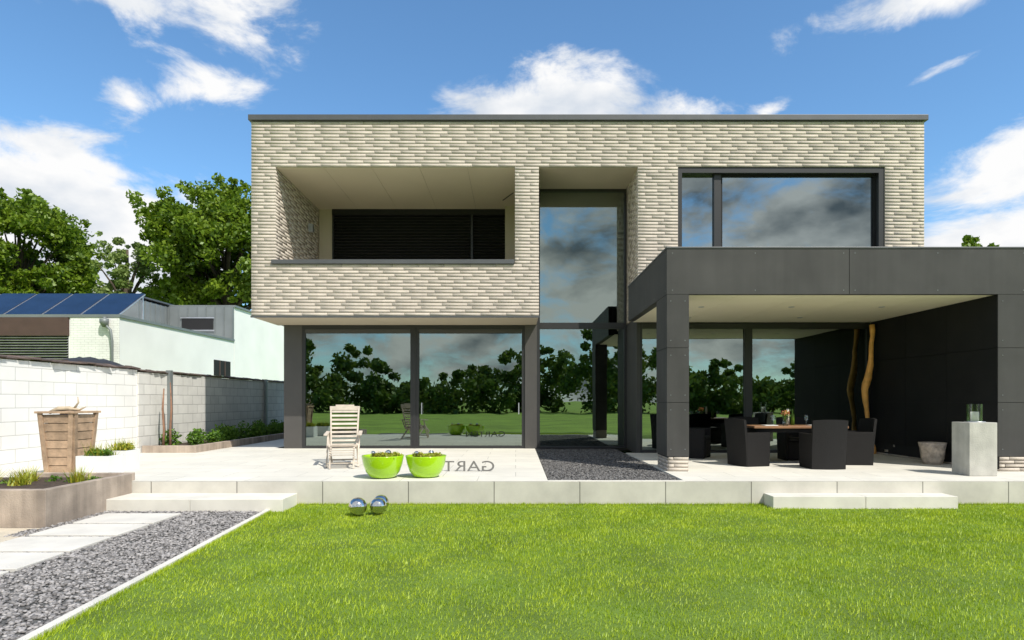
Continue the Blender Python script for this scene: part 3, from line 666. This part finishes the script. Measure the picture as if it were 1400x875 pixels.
lathe('glass_vase',[(.0,0),(.05,.0),(.06,.06),(.05,.16),(.055,.2)],(5.25,12.1,tz),'clear',tw,20)
P=clump(5.25,12.1,tz+.24,.08,.08,.06,130); leaves('flowers',P,.02,'petal',tw); P=clump(5.25,12.1,tz+.2,.07,.07,.09,120); leaves('flower_leaves',P,.022,'shrub',tw)
for i,(x,y) in enumerate([(5.0,12.05),(5.1,12.35),(5.7,12.2)]):
    lathe('wine_glass_%d'%i,[(0,0),(.035,.002),(.005,.01),(.004,.09),(.035,.12),(.038,.17),(.03,.2)],(x,y,tz),'clear',tw,16)
lathe('candle',[(0,0),(.025,0),(.025,.30),(0,.30)],(5.36,12.25,tz+.02),'candle',tw,12)
lathe('bottle',[(0,0),(.035,0),(.035,.18),(.012,.24),(.012,.31),(0,.31)],(5.5,12.35,tz),'shrub',tw,14)
boxes('plates',[(4.8,5.05,11.95,12.15,tz,tz+.012),(5.7,5.95,11.95,12.15,tz,tz+.012)],'whitebox',tw,.004)

dp=empty('driftwood_pole')
def wavy(x,y,za,zb_,amp,ph,r):
    return [(x+amp*math.sin(ph+t*7)+.3*amp*math.sin(t*19+ph),y+.03*math.sin(t*6),za+(zb_-za)*t,r*(1+.25*math.sin(t*11+ph))) for t in [i/22 for i in range(23)]]
tube('pole_stem',wavy(8.27,14.56,.36,3.38,.07,1.6,.062),'drift',dp,10,.15)
bp_=empty('bark_pot'); lathe('pot_wall',[(0,0),(.17,0),(.20,.12),(.22,.3),(.245,.42),(.22,.42),(.2,.36),(0,.34)],(8.18,12.2,zT),'pot',bp_,22,True,.05)
P=clump(8.18,12.2,zT+.38,.15,.15,.03,60); leaves('pot_fill',P,.02,'yellow',bp_)
pd=empty('concrete_pedestal'); box('block',7.46,7.92,10.22,10.64,zT,zT+.88,'pedestal',pd,.008)
lt=empty('glass_lantern'); lathe('candle',[(0,0),(.06,0),(.06,.17),(0,.17)],(7.70,10.43,zT+.885),'candle',lt,20)
lathe('glass_cylinder',[(.11,0),(.11,.30)],(7.70,10.43,zT+.883),'clear',lt,32); lathe('saucer',[(0,0),(.15,.0),(.15,.012),(0,.012)],(7.70,10.43,zT+.881),'alu',lt,24)

# ------------------------------------------------------------------ light, sky
EL=math.radians(50); AZ=math.radians(40)
sv=Vector((math.sin(AZ)*math.cos(EL),-math.cos(AZ)*math.cos(EL),math.sin(EL)))
sd=bpy.data.lights.new('sun','SUN'); sd.energy=5.0; sd.angle=math.radians(.5); sd.color=(1,.95,.86)
so=link(bpy.data.objects.new('sun',sd)); so.rotation_euler=sv.to_track_quat('Z','Y').to_euler(); so.location=(5,-10,20)
W=bpy.data.worlds.new('World'); S.world=W; W.use_nodes=True; nt=W.node_tree; N=nt.nodes; L=nt.links; N.clear()
out=N.new('ShaderNodeOutputWorld'); bg=N.new('ShaderNodeBackground'); bg.inputs[1].default_value=.15; L.new(bg.outputs[0],out.inputs[0])
sky=N.new('ShaderNodeTexSky'); sky.sky_type='NISHITA'; sky.sun_disc=False; sky.sun_elevation=EL; sky.sun_rotation=math.pi-AZ
sky.air_density=1.0; sky.dust_density=.3; sky.ozone_density=2.0
hs=N.new('ShaderNodeVectorMath'); hs.operation='MULTIPLY'; hs.inputs[1].default_value=(.88,1.20,1.34); L.new(sky.outputs[0],hs.inputs[0])
tc=N.new('ShaderNodeTexCoord'); DIR=tc.outputs['Generated']
def mth(op,a,b=None,c=None):
    m=N.new('ShaderNodeMath'); m.operation=op
    for i,v in enumerate((a,b,c)):
        if v is None: continue
        if isinstance(v,(int,float)): m.inputs[i].default_value=v
        else: L.new(v,m.inputs[i])
    return m.outputs[0]
def blob(dx,dz,rx,rz,w,rot=0):
    v=Vector((dx,1,dz)); l=v.length; c=v/l
    s=N.new('ShaderNodeVectorMath'); s.operation='SUBTRACT'; L.new(DIR,s.inputs[0]); s.inputs[1].default_value=c
    src=s.outputs[0]
    if rot:
        r=N.new('ShaderNodeVectorRotate'); r.rotation_type='Y_AXIS'; r.inputs['Angle'].default_value=rot; L.new(src,r.inputs['Vector']); src=r.outputs[0]
    m=N.new('ShaderNodeVectorMath'); m.operation='MULTIPLY'; L.new(src,m.inputs[0]); m.inputs[1].default_value=(l/rx,1.2,l/rz)
    le=N.new('ShaderNodeVectorMath'); le.operation='LENGTH'; L.new(m.outputs[0],le.inputs[0])
    return mth('MULTIPLY_ADD',le.outputs['Value'],-w,w)
BL=[blob(.06,.455,.32,.12,.62),blob(-.02,.46,.22,.08,.50),blob(.22,.45,.20,.06,.55),blob(-.76,.27,.40,.20,.95),blob(-.60,.25,.26,.15,.75),
    blob(-.70,.385,.28,.045,.55,-.22),blob(-.48,.50,.16,.07,.48,.35),blob(-.44,.62,.20,.12,.46,.5),blob(-.62,.48,.09,.06,.46),
    blob(-.64,.65,.24,.06,.50),blob(.66,.65,.32,.06,.54),blob(.66,.52,.10,.025,.46,.3),blob(.83,.39,.20,.11,.72,.5),blob(.80,.26,.26,.085,.75),blob(.40,.46,.09,.04,.44,.4)]
cov=BL[0]
for b in BL[1:]: cov=mth('MAXIMUM',cov,b)
sepd=N.new('ShaderNodeSeparateXYZ'); L.new(DIR,sepd.inputs[0])
back=N.new('ShaderNodeMapRange'); back.inputs[1].default_value=.1; back.inputs[2].default_value=-.3; back.inputs[3].default_value=0; back.inputs[4].default_value=.39; L.new(sepd.outputs[1],back.inputs[0])
cov=mth('MAXIMUM',cov,back.outputs[0])
nz=N.new('ShaderNodeTexNoise'); nz.inputs['Scale'].default_value=7.5; nz.inputs['Detail'].default_value=9; nz.inputs['Roughness'].default_value=.62; nz.inputs['Distortion'].default_value=.35
mp=N.new('ShaderNodeMapping'); mp.inputs['Scale'].default_value=(1,1,1.9); L.new(DIR,mp.inputs[0]); L.new(mp.outputs[0],nz.inputs['Vector'])
dens=mth('ADD',cov,nz.outputs['Fac'])
mk=N.new('ShaderNodeMapRange'); mk.interpolation_type='SMOOTHSTEP'; mk.inputs[1].default_value=.72; mk.inputs[2].default_value=.96; L.new(dens,mk.inputs[0])
# clouds on the sun side of the sky are seen against the light: greyer bases
nz2=N.new('ShaderNodeTexNoise'); nz2.inputs['Scale'].default_value=7; nz2.inputs['Detail'].default_value=7; L.new(mp.outputs[0],nz2.inputs['Vector'])
cc=N.new('ShaderNodeMix'); cc.data_type='RGBA'; cc.inputs[6].default_value=(6.6,6.6,6.6,1)
sh2=N.new('ShaderNodeMix'); sh2.data_type='RGBA'; sh2.inputs[6].default_value=(4.0,4.5,5.2,1); sh2.inputs[7].default_value=(1.3,1.6,1.9,1)
sb=N.new('ShaderNodeMapRange'); sb.inputs[1].default_value=.1; sb.inputs[2].default_value=-.3; L.new(sepd.outputs[1],sb.inputs[0]); L.new(sb.outputs[0],sh2.inputs[0]); L.new(sh2.outputs[2],cc.inputs[7])
cr=N.new('ShaderNodeMapRange'); cr.inputs[1].default_value=.45; cr.inputs[2].default_value=.68; L.new(nz2.outputs['Fac'],cr.inputs[0]); L.new(cr.outputs[0],cc.inputs[0])
fm=N.new('ShaderNodeMix'); fm.data_type='RGBA'; L.new(mk.outputs[0],fm.inputs[0]); L.new(hs.outputs[0],fm.inputs[6]); L.new(cc.outputs[2],fm.inputs[7])
L.new(fm.outputs[2],bg.inputs[0])

# ------------------------------------------------------------------ camera
cd=bpy.data.cameras.new('camera'); cam=link(bpy.data.objects.new('camera',cd)); cam.location=(0,0,1.6); cam.rotation_euler=(math.radians(90),0,0)
cd.sensor_width=36; cd.lens=21.857; cd.shift_x=-.0036; cd.shift_y=.0789; cd.clip_start=.05; cd.clip_end=3000
S.camera=cam
